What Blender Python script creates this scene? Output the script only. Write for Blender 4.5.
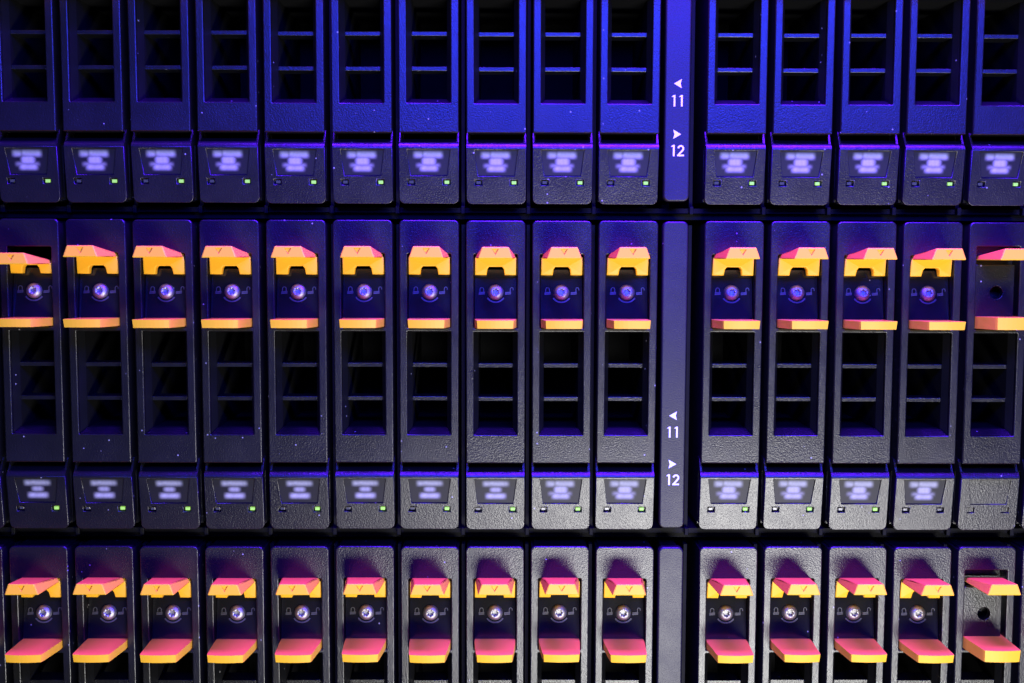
import bpy, bmesh, math, random
from mathutils import Matrix, Vector
random.seed(7)
for o in list(bpy.data.objects): bpy.data.objects.remove(o)
S = bpy.context.scene
COL = S.collection
U = 0.001                      # everything below is written in millimetres

# ------------------------------------------------------------------ camera
cam_d = bpy.data.cameras.new('camera'); cam = bpy.data.objects.new('camera', cam_d); COL.objects.link(cam)
cam_d.sensor_width = 36.0; cam_d.lens = 36.0 * 1160 / 1024
cam_d.clip_start = 0.01; cam_d.clip_end = 10
rot = (Matrix.Rotation(math.radians(-0.465), 4, 'Z') @ Matrix.Rotation(math.radians(90 - 4.665), 4, 'X')
       @ Matrix.Rotation(math.radians(0.182), 4, 'Z'))
cam.matrix_world = Matrix.Translation(Vector((134.652, -312.0, -7.02)) * U) @ rot
S.camera = cam

# ------------------------------------------------------------------ world, lamps, exposure
W = bpy.data.worlds.new('World'); S.world = W; W.use_nodes = True
bg = W.node_tree.nodes['Background']; bg.inputs[0].default_value = (0.85, 0.85, 1.0, 1); bg.inputs[1].default_value = 0.02

def area(name, loc, target, sx, sy, power, color, spread=180):
    d = bpy.data.lights.new(name, 'AREA'); d.shape = 'RECTANGLE'; d.size = sx * U; d.size_y = sy * U
    d.energy = power; d.color = color; d.spread = math.radians(spread)
    o = bpy.data.objects.new(name, d); COL.objects.link(o)
    o.location = Vector(loc) * U
    o.rotation_euler = (Vector(target) - Vector(loc)).to_track_quat('-Z', 'Y').to_euler()
    return o
area('blue_lamp', (200, -66, 260), (200, -5, -90), 260, 110, 18.5, (0.090, 0.007, 1.0), 150)
area('blue_front_fill', (205, -300, 140), (175, 0, 45), 300, 70, 4.2, (0.022, 0.040, 1.0))  # added blue fill that brightens the top-row faces
area('white_lamp', (250, -350, -242), (190, 0, -80), 240, 80, 2.35, (1.0, 0.985, 0.96))
S.view_settings.view_transform = 'Standard'; S.view_settings.look = 'None'
S.view_settings.exposure = 0; S.view_settings.gamma = 1; S.view_settings.use_curve_mapping = False

# ------------------------------------------------------------------ materials
def mat(name):
    m = bpy.data.materials.new(name); m.use_nodes = True
    nt = m.node_tree; b = nt.nodes['Principled BSDF']
    return m, nt, b
def plastic(name, col, rough, grain=2900, bump=0.25, dist=0.00012, dust=0.0, spec=0.5):
    m, nt, b = mat(name); N = nt.nodes; L = nt.links
    tc = N.new('ShaderNodeTexCoord'); oi = N.new('ShaderNodeObjectInfo')
    add = N.new('ShaderNodeVectorMath'); add.operation = 'ADD'
    L.new(tc.outputs['Object'], add.inputs[0])
    sc = N.new('ShaderNodeMath'); sc.operation = 'MULTIPLY'; sc.inputs[1].default_value = 0.7
    L.new(oi.outputs['Random'], sc.inputs[0]); L.new(sc.outputs[0], add.inputs[1])
    n1 = N.new('ShaderNodeTexNoise'); n1.inputs['Scale'].default_value = grain; n1.inputs['Detail'].default_value = 2.0
    L.new(add.outputs[0], n1.inputs['Vector'])
    bp = N.new('ShaderNodeBump'); bp.inputs['Strength'].default_value = bump; bp.inputs['Distance'].default_value = dist
    L.new(n1.outputs['Fac'], bp.inputs['Height']); L.new(bp.outputs[0], b.inputs['Normal'])
    n2 = N.new('ShaderNodeTexNoise'); n2.inputs['Scale'].default_value = 160; n2.inputs['Detail'].default_value = 5
    L.new(add.outputs[0], n2.inputs['Vector'])
    mr = N.new('ShaderNodeMapRange'); mr.inputs['To Min'].default_value = rough - 0.07; mr.inputs['To Max'].default_value = rough + 0.09
    L.new(n2.outputs['Fac'], mr.inputs['Value']); L.new(mr.outputs[0], b.inputs['Roughness'])
    b.inputs['Specular IOR Level'].default_value = spec
    if dust > 0:
        v = N.new('ShaderNodeTexVoronoi'); v.inputs['Scale'].default_value = 420
        L.new(add.outputs[0], v.inputs['Vector'])
        lt = N.new('ShaderNodeMapRange'); lt.inputs['From Min'].default_value = 0.05; lt.inputs['From Max'].default_value = 0.11
        lt.inputs['To Min'].default_value = 1; lt.inputs['To Max'].default_value = 0
        L.new(v.outputs['Distance'], lt.inputs['Value'])
        sep = N.new('ShaderNodeSeparateColor'); L.new(v.outputs['Color'], sep.inputs[0])
        gt = N.new('ShaderNodeMath'); gt.operation = 'GREATER_THAN'; gt.inputs[1].default_value = 1 - dust
        L.new(sep.outputs[0], gt.inputs[0])
        mu = N.new('ShaderNodeMath'); mu.operation = 'MULTIPLY'; L.new(lt.outputs[0], mu.inputs[0]); L.new(gt.outputs[0], mu.inputs[1])
        mx = N.new('ShaderNodeMix'); mx.data_type = 'RGBA'
        mx.inputs['A'].default_value = (*col, 1); mx.inputs['B'].default_value = (0.3, 0.3, 0.3, 1)
        L.new(mu.outputs[0], mx.inputs['Factor']); L.new(mx.outputs['Result'], b.inputs['Base Color'])
    else:
        b.inputs['Base Color'].default_value = (*col, 1)
    return m
M_BLACK = plastic('textured_black_plastic', (0.0055, 0.0058, 0.0068), 0.30, bump=0.6, dust=0.22, spec=0.55)
M_DIVIDER = plastic('fine_black_plastic', (0.009, 0.0095, 0.011), 0.42, grain=3200, bump=0.45, dust=0.1, spec=0.42)
M_PLATE = plastic('smooth_black_plastic', (0.008, 0.008, 0.010), 0.13, bump=0.04, dust=0.06)
M_MARK = plastic('raised_mark_lit_plastic', (0.06, 0.06, 0.065), 0.30, bump=0.05)  # paler than the plate: light caught by the embossing, put into the colour
M_DARK = plastic('cavity_shade_black', (0.005, 0.005, 0.0055), 0.7, bump=0.2, spec=0.1)  # shade inside the vents put into the material: near-black, hardly any sheen
M_STEEL = plastic('black_sheet_steel', (0.004, 0.004, 0.005), 0.6, bump=0.15, spec=0.12)
M_AMBER = plastic('amber_plastic', (0.93, 0.49, 0.021), 0.42, grain=1800, bump=0.05, spec=0.25)
M_AMBERMARK = plastic('amber_mark', (0.80, 0.22, 0.012), 0.5, bump=0.03, spec=0.2)
M_WHITE = plastic('white_print', (0.80, 0.80, 0.80), 0.5, bump=0.02, spec=0.3)
M_METAL, _nt, _b = mat('screw_steel'); _b.inputs['Metallic'].default_value = 1.0
_b.inputs['Base Color'].default_value = (0.42, 0.42, 0.42, 1); _b.inputs['Roughness'].default_value = 0.52
M_LED, _nt, _b = mat('green_led'); _b.inputs['Base Color'].default_value = (0.25, 0.5, 0.08, 1)
_b.inputs['Emission Color'].default_value = (0.42, 0.86, 0.12, 1); _b.inputs['Emission Strength'].default_value = 0.5
M_LEDOFF = plastic('unlit_led', (0.06, 0.06, 0.065), 0.25, bump=0.02)

def label_mat(name, blocks):
    """dark sticker with soft, illegible pale print; blocks = (x, z, half width, half height, strength) in mm"""
    m, nt, b = mat(name); N = nt.nodes; L = nt.links
    tc = N.new('ShaderNodeTexCoord'); sp = N.new('ShaderNodeSeparateXYZ'); L.new(tc.outputs['Object'], sp.inputs[0])
    def axis(out, c, h, s):
        a = N.new('ShaderNodeMath'); a.operation = 'SUBTRACT'; L.new(out, a.inputs[0]); a.inputs[1].default_value = c * U
        ab = N.new('ShaderNodeMath'); ab.operation = 'ABSOLUTE'; L.new(a.outputs[0], ab.inputs[0])
        r = N.new('ShaderNodeMapRange'); r.interpolation_type = 'SMOOTHSTEP'
        r.inputs['From Min'].default_value = (h - s) * U; r.inputs['From Max'].default_value = (h + s) * U
        r.inputs['To Min'].default_value = 1; r.inputs['To Max'].default_value = 0
        L.new(ab.outputs[0], r.inputs['Value']); return r.outputs[0]
    acc = None
    for x, z, hw, hh, st in blocks:
        mu = N.new('ShaderNodeMath'); mu.operation = 'MULTIPLY'
        L.new(axis(sp.outputs['X'], x, hw, 0.75), mu.inputs[0]); L.new(axis(sp.outputs['Z'], z, hh, 0.65), mu.inputs[1])
        m2 = N.new('ShaderNodeMath'); m2.operation = 'MULTIPLY'; L.new(mu.outputs[0], m2.inputs[0]); m2.inputs[1].default_value = st
        if acc is None: acc = m2.outputs[0]
        else:
            mxn = N.new('ShaderNodeMath'); mxn.operation = 'MAXIMUM'; L.new(acc, mxn.inputs[0]); L.new(m2.outputs[0], mxn.inputs[1]); acc = mxn.outputs[0]
    n = N.new('ShaderNodeTexNoise'); n.inputs['Scale'].default_value = 900; n.inputs['Detail'].default_value = 1
    L.new(tc.outputs['Object'], n.inputs['Vector'])
    mr = N.new('ShaderNodeMapRange'); mr.inputs['To Min'].default_value = 0.6; mr.inputs['To Max'].default_value = 1.15
    L.new(n.outputs['Fac'], mr.inputs['Value'])
    mm = N.new('ShaderNodeMath'); mm.operation = 'MULTIPLY'; L.new(acc, mm.inputs[0]); L.new(mr.outputs[0], mm.inputs[1])
    mx = N.new('ShaderNodeMix'); mx.data_type = 'RGBA'
    mx.inputs['A'].default_value = (0.005, 0.005, 0.006, 1); mx.inputs['B'].default_value = (0.40, 0.41, 0.33, 1)
    L.new(mm.outputs[0], mx.inputs['Factor']); L.new(mx.outputs['Result'], b.inputs['Base Color'])
    b.inputs['Roughness'].default_value = 0.5; b.inputs['Specular IOR Level'].default_value = 0.3
    return m
M_LABEL_A = label_mat('label_three_short_lines', [(-0.3, -71.6, 3.0, 0.62, .9), (2.6, -71.6, 0.9, 0.6, .75), (0.1, -73.3, 1.4, 0.65, .85), (0.1, -75.1, 2.6, 0.65, 1)])
M_LABEL_B = label_mat('label_wide_lines', [(-2.7, -71.6, 1.2, 0.7, .85), (0.9, -71.6, 2.6, 0.75, .85), (0.0, -73.3, 1.7, 1.0, .95), (-0.2, -74.4, 3.0, 0.45, .55), (0, -75.1, 2.3, 0.7, .9)])

# ------------------------------------------------------------------ mesh helpers (mm)
def mesh_from_bm(name, bm, m, smooth=False):
    me = bpy.data.meshes.new(name)
    bmesh.ops.recalc_face_normals(bm, faces=bm.faces)
    for v in bm.verts: v.co *= U
    bm.to_mesh(me); bm.free(); me.materials.append(m)
    if smooth:
        for p in me.polygons: p.use_smooth = True
    return me
def bm_box(bm, x0, x1, y0, y1, z0, z1):
    v = [bm.verts.new(c) for c in ((x0,y0,z0),(x1,y0,z0),(x1,y1,z0),(x0,y1,z0),(x0,y0,z1),(x1,y0,z1),(x1,y1,z1),(x0,y1,z1))]
    for f in ((0,3,2,1),(4,5,6,7),(0,1,5,4),(1,2,6,5),(2,3,7,6),(3,0,4,7)): bm.faces.new([v[i] for i in f])
    return v
def box_mesh(name, m, *boxes, bevel=0):
    bm = bmesh.new()
    for b in boxes: bm_box(bm, *b)
    if bevel: bmesh.ops.bevel(bm, geom=list(bm.edges), offset=bevel, segments=2, affect='EDGES', profile=0.5)
    return mesh_from_bm(name, bm, m)
def rrect(x0, x1, z0, z1, r=(0, 0, 0, 0), n=5):
    """counter-clockwise outline; radii bottom-left, bottom-right, top-right, top-left"""
    pts = []
    for (cx, cz, a0, rr) in ((x0, z0, 180, r[0]), (x1, z0, 270, r[1]), (x1, z1, 0, r[2]), (x0, z1, 90, r[3])):
        if rr <= 0: pts.append((cx, cz)); continue
        ox = cx + rr if cx == x0 else cx - rr; oz = cz + rr if cz == z0 else cz - rr
        for i in range(n + 1):
            a = math.radians(a0 + 90 * i / n); pts.append((ox + rr * math.cos(a), oz + rr * math.sin(a)))
    return pts
def plate_bm(outlines, y0, thick, bevel):
    """flat plate with holes (first outline is the rim), front at depth y0, edges rounded by bevel; bmesh in mm"""
    cu = bpy.data.curves.new('tmp', 'CURVE'); cu.dimensions = '2D'; cu.fill_mode = 'BOTH'
    cu.extrude = thick / 2 - bevel; cu.bevel_depth = bevel; cu.bevel_resolution = 2; cu.offset = -bevel
    for pts in outlines:
        s = cu.splines.new('POLY'); s.points.add(len(pts) - 1)
        for p, (x, z) in zip(s.points, pts): p.co = (x, z, 0, 1)
        s.use_cyclic_u = True
    ob = bpy.data.objects.new('tmp', cu); COL.objects.link(ob)
    dg = bpy.context.evaluated_depsgraph_get(); dg.update()
    me = bpy.data.meshes.new_from_object(ob.evaluated_get(dg))
    bpy.data.objects.remove(ob); bpy.data.curves.remove(cu)
    bm = bmesh.new(); bm.from_mesh(me); bpy.data.meshes.remove(me)
    for v in bm.verts: v.co = Vector((v.co.x, y0 + thick / 2 - v.co.z, v.co.y))
    bmesh.ops.remove_doubles(bm, verts=bm.verts, dist=1e-4)
    return bm
def ring_walls(bm, rings, cap=False):
    """loft rectangles given as (x0,x1,z0,z1,y)"""
    R = [[bm.verts.new(c) for c in ((x0,y,z0),(x1,y,z0),(x1,y,z1),(x0,y,z1))] for x0,x1,z0,z1,y in rings]
    for a, b in zip(R, R[1:]):
        for i in range(4): bm.faces.new((a[i], a[(i+1)%4], b[(i+1)%4], b[i]))
    if cap: bm.faces.new(R[-1])
def stroke_polys(bm, pts, w, y0, y1, closed=False):
    """a flat stroke along pts (x,z) as a thin solid"""
    n = len(pts); Lp, Rp = [], []
    for i, p in enumerate(pts):
        a = pts[i-1] if (i > 0 or closed) else p; b = pts[(i+1) % n] if (i < n-1 or closed) else p
        d = Vector((b[0]-a[0], b[1]-a[1])).normalized(); nx, nz = -d.y, d.x
        k = 1.0
        if a != p and b != p:
            d1 = Vector((p[0]-a[0], p[1]-a[1])).normalized(); c = max(0.5, abs(d1.dot(d))); k = 1 / c
        Lp.append((p[0]+nx*w/2*k, p[1]+nz*w/2*k)); Rp.append((p[0]-nx*w/2*k, p[1]-nz*w/2*k))
    V = [[bm.verts.new((q[0], y, q[1])) for q in P] for y in (y0, y1) for P in (Lp, Rp)]
    m = n if closed else n - 1
    for i in range(m):
        j = (i+1) % n
        bm.faces.new((V[0][i], V[0][j], V[1][j], V[1][i])); bm.faces.new((V[2][i], V[3][i], V[3][j], V[2][j]))
        bm.faces.new((V[0][i], V[2][i], V[2][j], V[0][j])); bm.faces.new((V[1][i], V[1][j], V[3][j], V[3][i]))
    if not closed:
        for i in (0, n-1): bm.faces.new((V[0][i], V[1][i], V[3][i], V[2][i]))
def solid_poly(bm, pts, y0, y1):
    a = [bm.verts.new((x, y0, z)) for x, z in pts]; b = [bm.verts.new((x, y1, z)) for x, z in pts]
    bm.faces.new(a); bm.faces.new(b[::-1]); n = len(pts)
    for i in range(n): bm.faces.new((a[i], b[i], b[(i+1)%n], a[(i+1)%n]))
def link(name, data, parent=None, label=None):
    o = bpy.data.objects.new(name, data); COL.objects.link(o); o.parent = parent
    if label: o['label'] = label
    return o
def arc(cx, cz, r, a0, a1, n):
    return [(cx + r*math.cos(math.radians(a0+(a1-a0)*i/n)), cz + r*math.sin(math.radians(a0+(a1-a0)*i/n))) for i in range(n+1)]

# ------------------------------------------------------------------ measures of the rack
PITCH = 17.818; FW = 15.948; HALF = FW / 2; SPLIT = 10.635; ROWP = 88.9
FACE_B = -65.7
OPEN = 5.85                    # half width of the latch pocket and the vent opening
WT, WB = -29.9, -57.9          # vent opening
def slot_x(c): return PITCH * c + (SPLIT if c > 9 else 0) + HALF

# ------------------------------------------------------------------ enclosures (one per shelf): panels, rails, ribs and the numbered divider
X0, X1 = slot_x(-1) - HALF - 2.2, slot_x(15) + HALF + 2.2
back_me = box_mesh('back_panel', M_STEEL, (X0, X1, 46, 47.2, -86.4, 1.6))
DIVX = 10 * PITCH + 2.82; DW = 3.4
bm = plate_bm([rrect(DIVX-DW, DIVX+DW, -83.7, -0.1, (1.5, 1.5, 1.5, 1.5))], 0.0, 3.0, 0.45)
div_me = mesh_from_bm('divider_bar', bm, M_DIVIDER)
web_me = box_mesh('divider_web', M_STEEL, (DIVX-2.2, DIVX+2.2, 3.0, 45.9, -83, -0.8))
def top_rail():
    bm = bmesh.new()
    bm_box(bm, X0, X1, 9.6, 45.8, 0.55, 1.5)          # folded sheet over the carriers
    bm_box(bm, X0, X1, 9.0, 9.58, 0.55, 2.05)         # upturned lip
    return mesh_from_bm('top_rail', bm, M_STEEL)
def bottom_rail():
    bm = bmesh.new()
    bm_box(bm, X0, X1, 7.6, 45.8, -86.2, -85.35)
    bm_box(bm, X0, X1, 7.0, 7.58, -86.65, -85.35)
    return mesh_from_bm('bottom_rail', bm, M_STEEL)
top_me, bot_me = top_rail(), bottom_rail()
rib_me = box_mesh('guide_rib', M_STEEL, (-0.45, 0.45, 7.0, 45.7, -85.3, -1.0))
peg_me = box_mesh('guide_peg', M_STEEL, (-0.55, 0.55, 5.2, 6.9, -87.0, -84.9), bevel=0.2)
one = [(-0.66, 2.5), (-0.10, 3.0), (0.36, 3.0), (0.36, 0), (-0.10, 0), (-0.10, 2.5)]
def digits(txt):
    bm = bmesh.new(); adv = 1.95; x = -adv * (len(txt) - 1) / 2
    for ch in txt:
        if ch == '1': solid_poly(bm, [(x + (0.55 if txt == '12' else 0.15) * 0 + a - 0.0, b) for a, b in one], -0.012, 0.05)
        else:
            pts = arc(x + 0.05, 2.05, 0.68, 175, -28, 10) + [(x - 0.62, 0.27), (x + 0.86, 0.27)]
            stroke_polys(bm, pts[:-1], 0.44, -0.012, 0.05)
            solid_poly(bm, [(x-0.92, 0), (x+0.9, 0), (x+0.9, 0.43), (x-0.92, 0.43)], -0.014, 0.05)
        x += adv
    return bm
def mark_mesh(name, bm, m=M_WHITE): return mesh_from_bm(name, bm, m)
num11 = mark_mesh('number_mark', digits('11')); num12 = mark_mesh('number_mark', digits('12'))
def arrow(sign):
    bm = bmesh.new(); solid_poly(bm, [(-1.05*sign, 0), (1.05*sign, 1.2), (0.72*sign, 0), (1.05*sign, -1.2)], -0.012, 0.05); return bm
arr_l = mark_mesh('arrow_mark', arrow(1)); arr_r = mark_mesh('arrow_mark', arrow(-1))
ROWNAME = ['top', 'middle', 'bottom']
for r in range(3):
    root = bpy.data.objects.new('drive_enclosure', None); COL.objects.link(root); root.empty_display_size = 0.01
    root.location = (0, 0, (1 - r) * ROWP * U)
    root['label'] = 'black rack enclosure holding the %s row of drive carriers' % ROWNAME[r]
    root['category'] = 'enclosure'; root['group'] = 'drive enclosures stacked in the rack'
    link('back_panel', back_me, root); link('top_rail', top_me, root); link('bottom_rail', bot_me, root)
    link('divider_web', web_me, root)
    dv = link('divider_bar', div_me, root, 'textured upright divider strip with white slot numbers 11 and 12')
    for nm, me, z in (('arrow_mark', arr_l, -52.6), ('number_mark', num11, -58.6), ('arrow_mark', arr_r, -65.9), ('number_mark', num12, -71.7)):
        o = link(nm, me, dv); o.location = (DIVX * U, 0, z * U)
    for c in range(-1, 16):
        xs = slot_x(c) + PITCH / 2
        if c == 9: xs = DIVX + DW + 1.6
        link('guide_rib', rib_me, root).location = (xs * U, 0, 0)
        link('guide_peg', peg_me, root).location = (xs * U, 0, 0)

# ------------------------------------------------------------------ carrier parts
def bezel(pocket_top):
    rim = rrect(-HALF, HALF, FACE_B, 0, (0.25, 0.25, 1.3, 1.3))
    pocket = rrect(-OPEN, OPEN, -28.9, pocket_top, (.2, .2, .3, .3), 2)[::-1]
    vent = rrect(-OPEN, OPEN, WB, WT, (.15, .15, .15, .15), 2)[::-1]
    bm = plate_bm([rim, pocket, vent], 0, 1.3, 0.3)
    # tapered well of the vent, then straight walls running back to the drive
    ring_walls(bm, [(-OPEN+.02, OPEN-.02, WB+.02, WT-.02, 1.0), (-4.72, 4.72, WB+1.35, WT-.4, 3.4)])
    k0 = len(bm.faces); ring_walls(bm, [(-4.72, 4.72, WB+1.35, WT-.4, 3.4), (-4.72, 4.72, WB+1.35, WT-.4, 37.9)])
    bm.faces.ensure_lookup_table()
    for f in bm.faces[k0:]: f.material_index = 1
    ring_walls(bm, [(-OPEN+.02, OPEN-.02, -28.85, pocket_top-.02, 1.0), (-OPEN+.02, OPEN-.02, -28.85, pocket_top-.02, 7)])
    # tray sides, top and floor behind the face
    for x0, x1 in ((-HALF+.25, -HALF+.95), (HALF-.95, HALF-.25)):
        bm_box(bm, x0, x1, 1.31, 44, FACE_B+.1, -1.0); bm_box(bm, x0, x1, 5.6, 44, -83.6, FACE_B+.08)
    bm_box(bm, -HALF+.96, HALF-.96, 1.31, 44, -1.7, -0.5); bm_box(bm, -HALF+.96, HALF-.96, 5.0, 44, -84.0, -83.0)
    bm_box(bm, -HALF+.96, HALF-.96, 1.31, 6.0, FACE_B+.05, FACE_B+1.2)
    me = mesh_from_bm('bezel', bm, M_BLACK); me.materials.append(M_DARK); return me
bez = {'normal': bezel(-9.0), 'pressed': bezel(-7.4), 'blank': bezel(-6.5)}
drive_me = box_mesh('drive_body', M_DARK, (-6.9, 6.9, 38, 43, -82.5, -2.5))
slat_me = [box_mesh('vent_slat', M_BLACK, (-4.71, 4.71, 3.45, 9.6, z - 1.1, z), bevel=0.12) for z in (-38.75, -47.95)]
# lower tab: flat tongue, slightly bowed at the tip
def lower_tab(z1, thick, y_tip=-12.0):
    bm = bmesh.new(); plan = [(-5.6, 4.0), (-5.6, -1.0)]
    tip = [(-4.75 + 9.5 * i / 8, y_tip - 0.55 * (1 - ((i - 4) / 4) ** 2)) for i in range(9)]
    plan = [(-5.6, 4.0), (-5.6, -1.2), (-4.95, y_tip + 1.0)] + tip + [(4.95, y_tip + 1.0), (5.6, -1.2), (5.6, 4.0)]
    t = [bm.verts.new((x, y, z1)) for x, y in plan]; b = [bm.verts.new((x * (0.97 if y < -5 else 1), y + (0.35 if y < -5 else 0), z1 - thick)) for x, y in plan]
    bm.faces.new(t); bm.faces.new(b[::-1]); n = len(plan)
    for i in range(n): bm.faces.new((t[i], t[(i+1) % n], b[(i+1) % n], b[i]))
    for v in bm.verts: v.co.z -= 0.45 * (1 + min(v.co.y, 0) / 12.0)      # droops a little towards its root
    bmesh.ops.bevel(bm, geom=[e for e in bm.edges if len(e.link_faces) == 2 and e.calc_face_angle(0) > 0.6], offset=0.28, segments=2, affect='EDGES', profile=0.5)
    return mesh_from_bm('lower_tab', bm, M_AMBER)
ltab = {'normal': lower_tab(-26.0, 2.15), 'blank': lower_tab(-24.9, 3.2)}
# upper tab: hood rising outward, with a recessed arrow in its front, and a notched chin under it
def upper_tab(dz, mark, chin_top):
    bm = bmesh.new()
    zt, zb = -6.95 + dz, -10.0 + dz
    def V(*c): return bm.verts.new(c)
    f = [V(-3.4, -11.7, zt), V(3.4, -11.7, zt), V(4.5, -11.75, zb), V(-4.5, -11.75, zb)]
    r = [V(-5.25, 3.0, zt - 2.2), V(5.25, 3.0, zt - 2.2), V(5.6, 3.0, zb - 0.1), V(-5.6, 3.0, zb - 0.1)]
    faces = [bm.faces.new((f[i], f[(i+1) % 4], r[(i+1) % 4], r[i])) for i in range(4)]
    bm.faces.new(r[::-1])
    if mark:
        def P(u, w, d=0):          # point on the tilted front, w from 0 top to 1 bottom
            return V(u, -11.7 - 0.05 * w + d, zt + (zb - zt) * w)
        a, b, c = P(-0.95, .18), P(0.95, .18), P(0, .72)
        bm.faces.new((f[0], f[1], b, a)); bm.faces.new((f[1], f[2], c, b)); bm.faces.new((f[2], f[3], c)); bm.faces.new((f[3], f[0], a, c))
        a2, b2, c2 = P(-0.75, .22, .45), P(0.75, .22, .45), P(0, .62, .45)
        for p, q, p2, q2 in ((a, b, a2, b2), (b, c, b2, c2), (c, a, c2, a2)): bm.faces.new((p, q, q2, p2))
        bm.faces.new((a2, b2, c2))
    else: bm.faces.new(f)
    ed = [e for e in bm.edges if all(v in f + r for v in e.verts)]
    bmesh.ops.bevel(bm, geom=ed, offset=0.28, segments=2, affect='EDGES', profile=0.5)
    if chin_top is not None:
        t, b_ = chin_top, -14.6; h = 5.55
        out = [(-h, b_), (-2.45, b_), (-2.2, b_+1.6), (-1.75, b_+2.25), (1.75, b_+2.25), (2.2, b_+1.6), (2.45, b_), (h, b_), (h, t), (-h, t)]
        cb = plate_bm([out], 0.4, 2.8, 0.3)
        for v in cb.verts:
            if v.co.y < 1.6:
                k = max(0, -12.2 - v.co.z); v.co.y += 0.3 * k
        me = bpy.data.meshes.new('t'); cb.to_mesh(me); cb.free(); bm.from_mesh(me); bpy.data.meshes.remove(me)
    me = mesh_from_bm('upper_tab', bm, M_AMBER)
    return me
utab = {'normal': upper_tab(0, True, -9.8), 'pressed': upper_tab(-2.0, True, -11.7), 'blank': upper_tab(0.0, False, None)}
# lock plate, screw and raised marks
PY = 2.7
plate_me = box_mesh('lock_plate', M_PLATE, (-5.75, 5.75, PY, 6.5, -28.7, -12.6), bevel=0.15)
def blank_plate():
    hole = [(1.75 * math.cos(-i * math.pi / 10), -18.9 + 1.75 * math.sin(-i * math.pi / 10)) for i in range(20)]
    bm = plate_bm([rrect(-5.8, 4.75, -28.7, -11.4, (.2, .2, .2, .2), 2), hole], 0.7, 2.0, 0.15)
    bm_box(bm, -5.75, 5.75, 4.5, 6.5, -28.7, -6.6)
    return mesh_from_bm('lock_plate', bm, M_BLACK)
blank_plate_me = blank_plate()
def screw():
    bm = bmesh.new(); n = 36; rings = []
    star = lambda a: 0.70 + 0.17 * math.cos(6 * a)
    prof = [(lambda a: 1.85, 0.6), (lambda a: 1.85, 0.15), (lambda a: 1.76, -0.35), (lambda a: 1.55, -0.75), (lambda a: 1.25, -1.02), (lambda a: 0.98, -1.16), (star, -1.22), (lambda a: star(a) * .97, -0.3)]
    for fr, y in prof: rings.append([bm.verts.new((fr(2*math.pi*i/n) * math.cos(2*math.pi*i/n), y, fr(2*math.pi*i/n) * math.sin(2*math.pi*i/n))) for i in range(n)])
    for a, b in zip(rings, rings[1:]):
        for i in range(n): bm.faces.new((a[i], a[(i+1) % n], b[(i+1) % n], b[i]))
    bm.faces.new(rings[-1])
    me = mesh_from_bm('screw', bm, M_METAL)
    for p in me.polygons: p.use_smooth = len(p.vertices) == 4
    return me
screw_me = screw()
def padlock(open_):
    bm = bmesh.new(); y0, y1 = PY - 0.14, PY + 0.1
    stroke_polys(bm, [(-0.75, -0.75), (0.75, -0.75), (0.75, -0.35), (-0.75, -0.35)], 0.22, y0, y1, True)
    if open_: stroke_polys(bm, [(0.6, -0.2), (0.6, 0.5)] + arc(1.0, 0.6, 0.4, 180, 0, 6) + [(1.4, 0.25)], 0.2, y0 - .003, y1)
    else: stroke_polys(bm, [(-0.5, -0.2), (-0.5, 0.4)] + arc(0, 0.5, 0.5, 180, 0, 6) + [(0.5, -0.2)], 0.2, y0 - .003, y1)
    return mesh_from_bm('padlock_mark', bm, M_MARK)
lock_me, unlock_me = padlock(False), padlock(True)
bm = bmesh.new(); stroke_polys(bm, arc(0, 0, 2.7, 215, 325, 12), 0.4, PY - 0.2, PY + 0.1); swing_me = mesh_from_bm('turn_mark', bm, M_MARK)
# label block with sloping shoulder, sticker recess and two light windows
LT, LB = -69.1, -84.55
TRAP = [(-4.85, -77.1), (4.85, -77.1), (5.75, -70.2), (-5.75, -70.2)]
def label_block(blank):
    rim = rrect(-HALF, HALF, LB, LT-.55, (1.5, 1.5, 0.0, 0.0))
    l1 = rrect(-5.75, -3.75, -79.55, -78.05); l2 = rrect(3.75, 5.75, -79.55, -78.05)
    bm = plate_bm([rim, TRAP[::-1], l1[::-1], l2[::-1]], 0, 1.3, 0.16)
    # backing
    bm_box(bm, -HALF+.2, HALF-.2, 1.32, 3.6, LB+1.2, LT-.1)
    # shoulder: rounded slope running up and back under the face
    prof = [(0.03, LT-.72), (0.10, LT-.40), (0.32, LT-.02), (0.7, LT+.38), (1.25, LT+.78), (2.0, LT+1.12), (2.7, LT+1.35), (3.6, LT+1.55), (3.6, LT-.72)]
    a = [bm.verts.new((-HALF+.05, y, z)) for y, z in prof]; b = [bm.verts.new((HALF-.05, y, z)) for y, z in prof]
    n = len(prof)
    for i in range(n): bm.faces.new((a[i], b[i], b[(i+1) % n], a[(i+1) % n]))
    bm.faces.new(a[::-1]); bm.faces.new(b)
    # cheeks joining the shoulder to the tray
    for s in (-1, 1):
        p = [(1.0, LT+.3), (3.6, FACE_B+.4), (6, FACE_B+.4), (6, LT)]
        x0, x1 = (s*(HALF-.04), s*(HALF-.6))
        a = [bm.verts.new((x0, y, z)) for y, z in p]; b = [bm.verts.new((x1, y, z)) for y, z in p]
        bm.faces.new(a); bm.faces.new(b[::-1])
        for i in range(4): bm.faces.new((a[i], a[(i+1) % 4], b[(i+1) % 4], b[i]))
    return mesh_from_bm('label_block', bm, M_BLACK)
block_me = label_block(False)
def sticker(name, m, y):
    bm = bmesh.new(); solid_poly(bm, [(x * .995, z) for x, z in TRAP], y, 1.28); return mesh_from_bm(name, bm, m)
lab_a = sticker('info_label', M_LABEL_A, 0.5); lab_b = sticker('info_label', M_LABEL_B, 0.5); lab_blank = sticker('blank_recess', M_BLACK, 0.32)
led_on = box_mesh('status_light', M_LED, (-0.62, 0.62, 0.5, 1.27, -0.44, 0.44), bevel=0.12)
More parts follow.
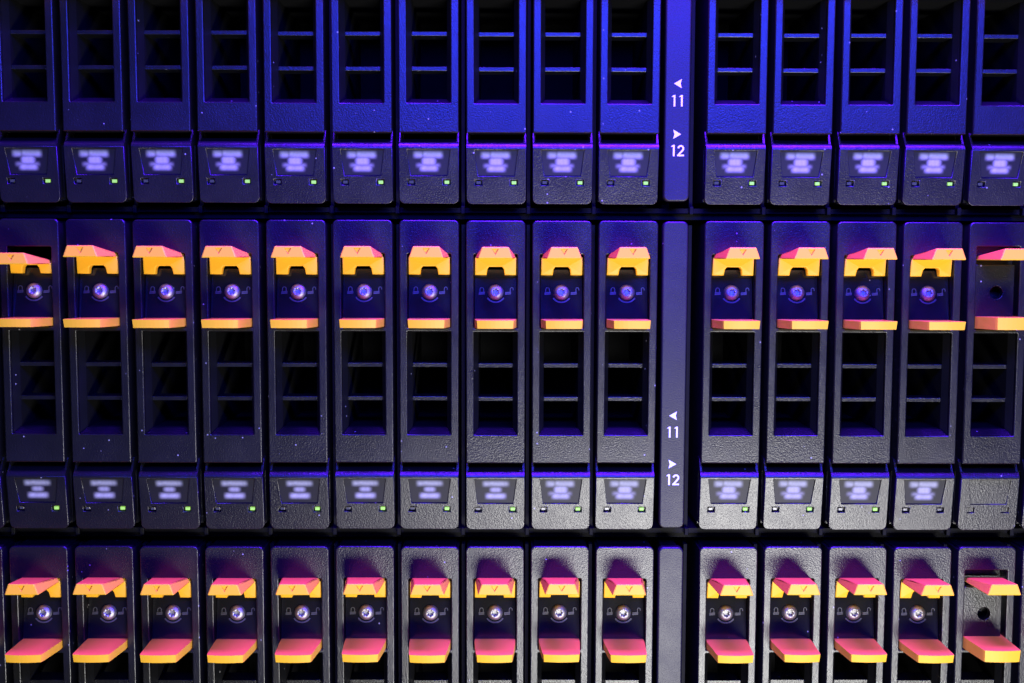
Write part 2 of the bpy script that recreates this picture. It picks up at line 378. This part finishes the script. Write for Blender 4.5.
led_off = box_mesh('activity_light', M_LEDOFF, (-0.62, 0.62, 0.75, 1.27, -0.42, 0.42), bevel=0.12)
led_dead = box_mesh('status_light', M_LEDOFF, (-0.62, 0.62, 0.75, 1.27, -0.42, 0.42), bevel=0.12)
led_fill = box_mesh('light_blank', M_BLACK, (-0.95, 0.95, 0.35, 1.27, -0.7, 0.7), bevel=0.05)

ORD = ['', 'first', 'second', 'third', 'fourth', 'fifth', 'sixth', 'seventh', 'eighth', 'ninth', 'tenth', 'eleventh']
def carrier(row, c):
    kind = 'normal'
    if row > 0 and c == 14: kind = 'blank'
    if row == 1 and c == 0: kind = 'pressed'
    root = bpy.data.objects.new('blank_carrier' if kind == 'blank' else 'drive_carrier', None); COL.objects.link(root)
    root.empty_display_size = 0.005
    root.location = (slot_x(c) * U, random.uniform(-.12, .12) * U, ((1 - row) * ROWP + random.uniform(-.08, .08)) * U)
    root.rotation_euler = (0, math.radians(random.uniform(-.12, .12)), 0)
    pos = ('%s left of the divider strip' % ORD[10 - c]) if c <= 9 else ('%s right of the divider strip' % ORD[c - 9])
    look = {'normal': ['blue-lit black drive carrier', 'black drive carrier with amber tabs', 'drive carrier with pink-topped amber tabs'][row],
            'pressed': 'drive carrier whose upper amber tab sits low', 'blank': 'unlabelled blank carrier with an empty screw hole'}[kind]
    root['label'] = '%s, %s row, %s' % (look, ROWNAME[row], pos)
    root['category'] = 'drive carrier'
    root['group'] = 'blank filler carriers' if kind == 'blank' else 'drive carriers standing in rows'
    link('bezel', bez[kind], root)
    if kind != 'blank': link('drive_body', drive_me, root)
    else: link('back_plate', drive_me, root)
    for s in slat_me: link('vent_slat', s, root)
    link('upper_tab', utab[kind], root)
    lt = link('lower_tab', ltab['blank' if kind == 'blank' else 'normal'], root)
    if kind == 'blank':
        link('lock_plate', blank_plate_me, root)
    else:
        pl = link('lock_plate', plate_me, root)
        tp = math.radians(-8.0); pl.rotation_euler = (tp, 0, 0); pl.location = (0, -20.0 * math.sin(tp) * U, -20.0 * (1 - math.cos(tp)) * U)
        sc = link('screw', screw_me, pl); sc.scale = (1.18, 1.05, 1.18); sc.location = (0, PY * U, -18.9 * U); sc.rotation_euler = (0, random.uniform(0, 1), 0)
        link('padlock_mark', lock_me, pl).location = (-3.75 * U, 0, -18.6 * U)
        link('padlock_mark', unlock_me, pl).location = (3.35 * U, 0, -18.6 * U)
        link('turn_mark', swing_me, pl).location = (0, 0, -18.9 * U)
    bl = link('label_block', block_me, root)
    th = math.radians(6.5)                                 # the block leans back towards its foot
    bl.rotation_euler = (th, 0, 0); bl.location = (0, LT * math.sin(th) * U, LT * (1 - math.cos(th)) * U)
    if kind == 'blank':
        link('blank_recess', lab_blank, bl)
        for x in (-4.9, 4.6): link('light_blank', led_fill, bl).location = (x * U, 0, -78.75 * U)
    else:
        link('info_label', lab_a if (row == 1 and c <= 7) else lab_b, bl)
        link('activity_light', led_off, bl).location = (-4.75 * U, 0, -78.85 * U)
        lit = not (row == 1 and c == 13)
        link('status_light', led_on if lit else led_dead, bl, 'lit green light' if lit else None).location = (4.75 * U, 0, -78.85 * U)
for row in range(3):
    for c in range(-1, 16): carrier(row, c)

S.render.engine = 'CYCLES'
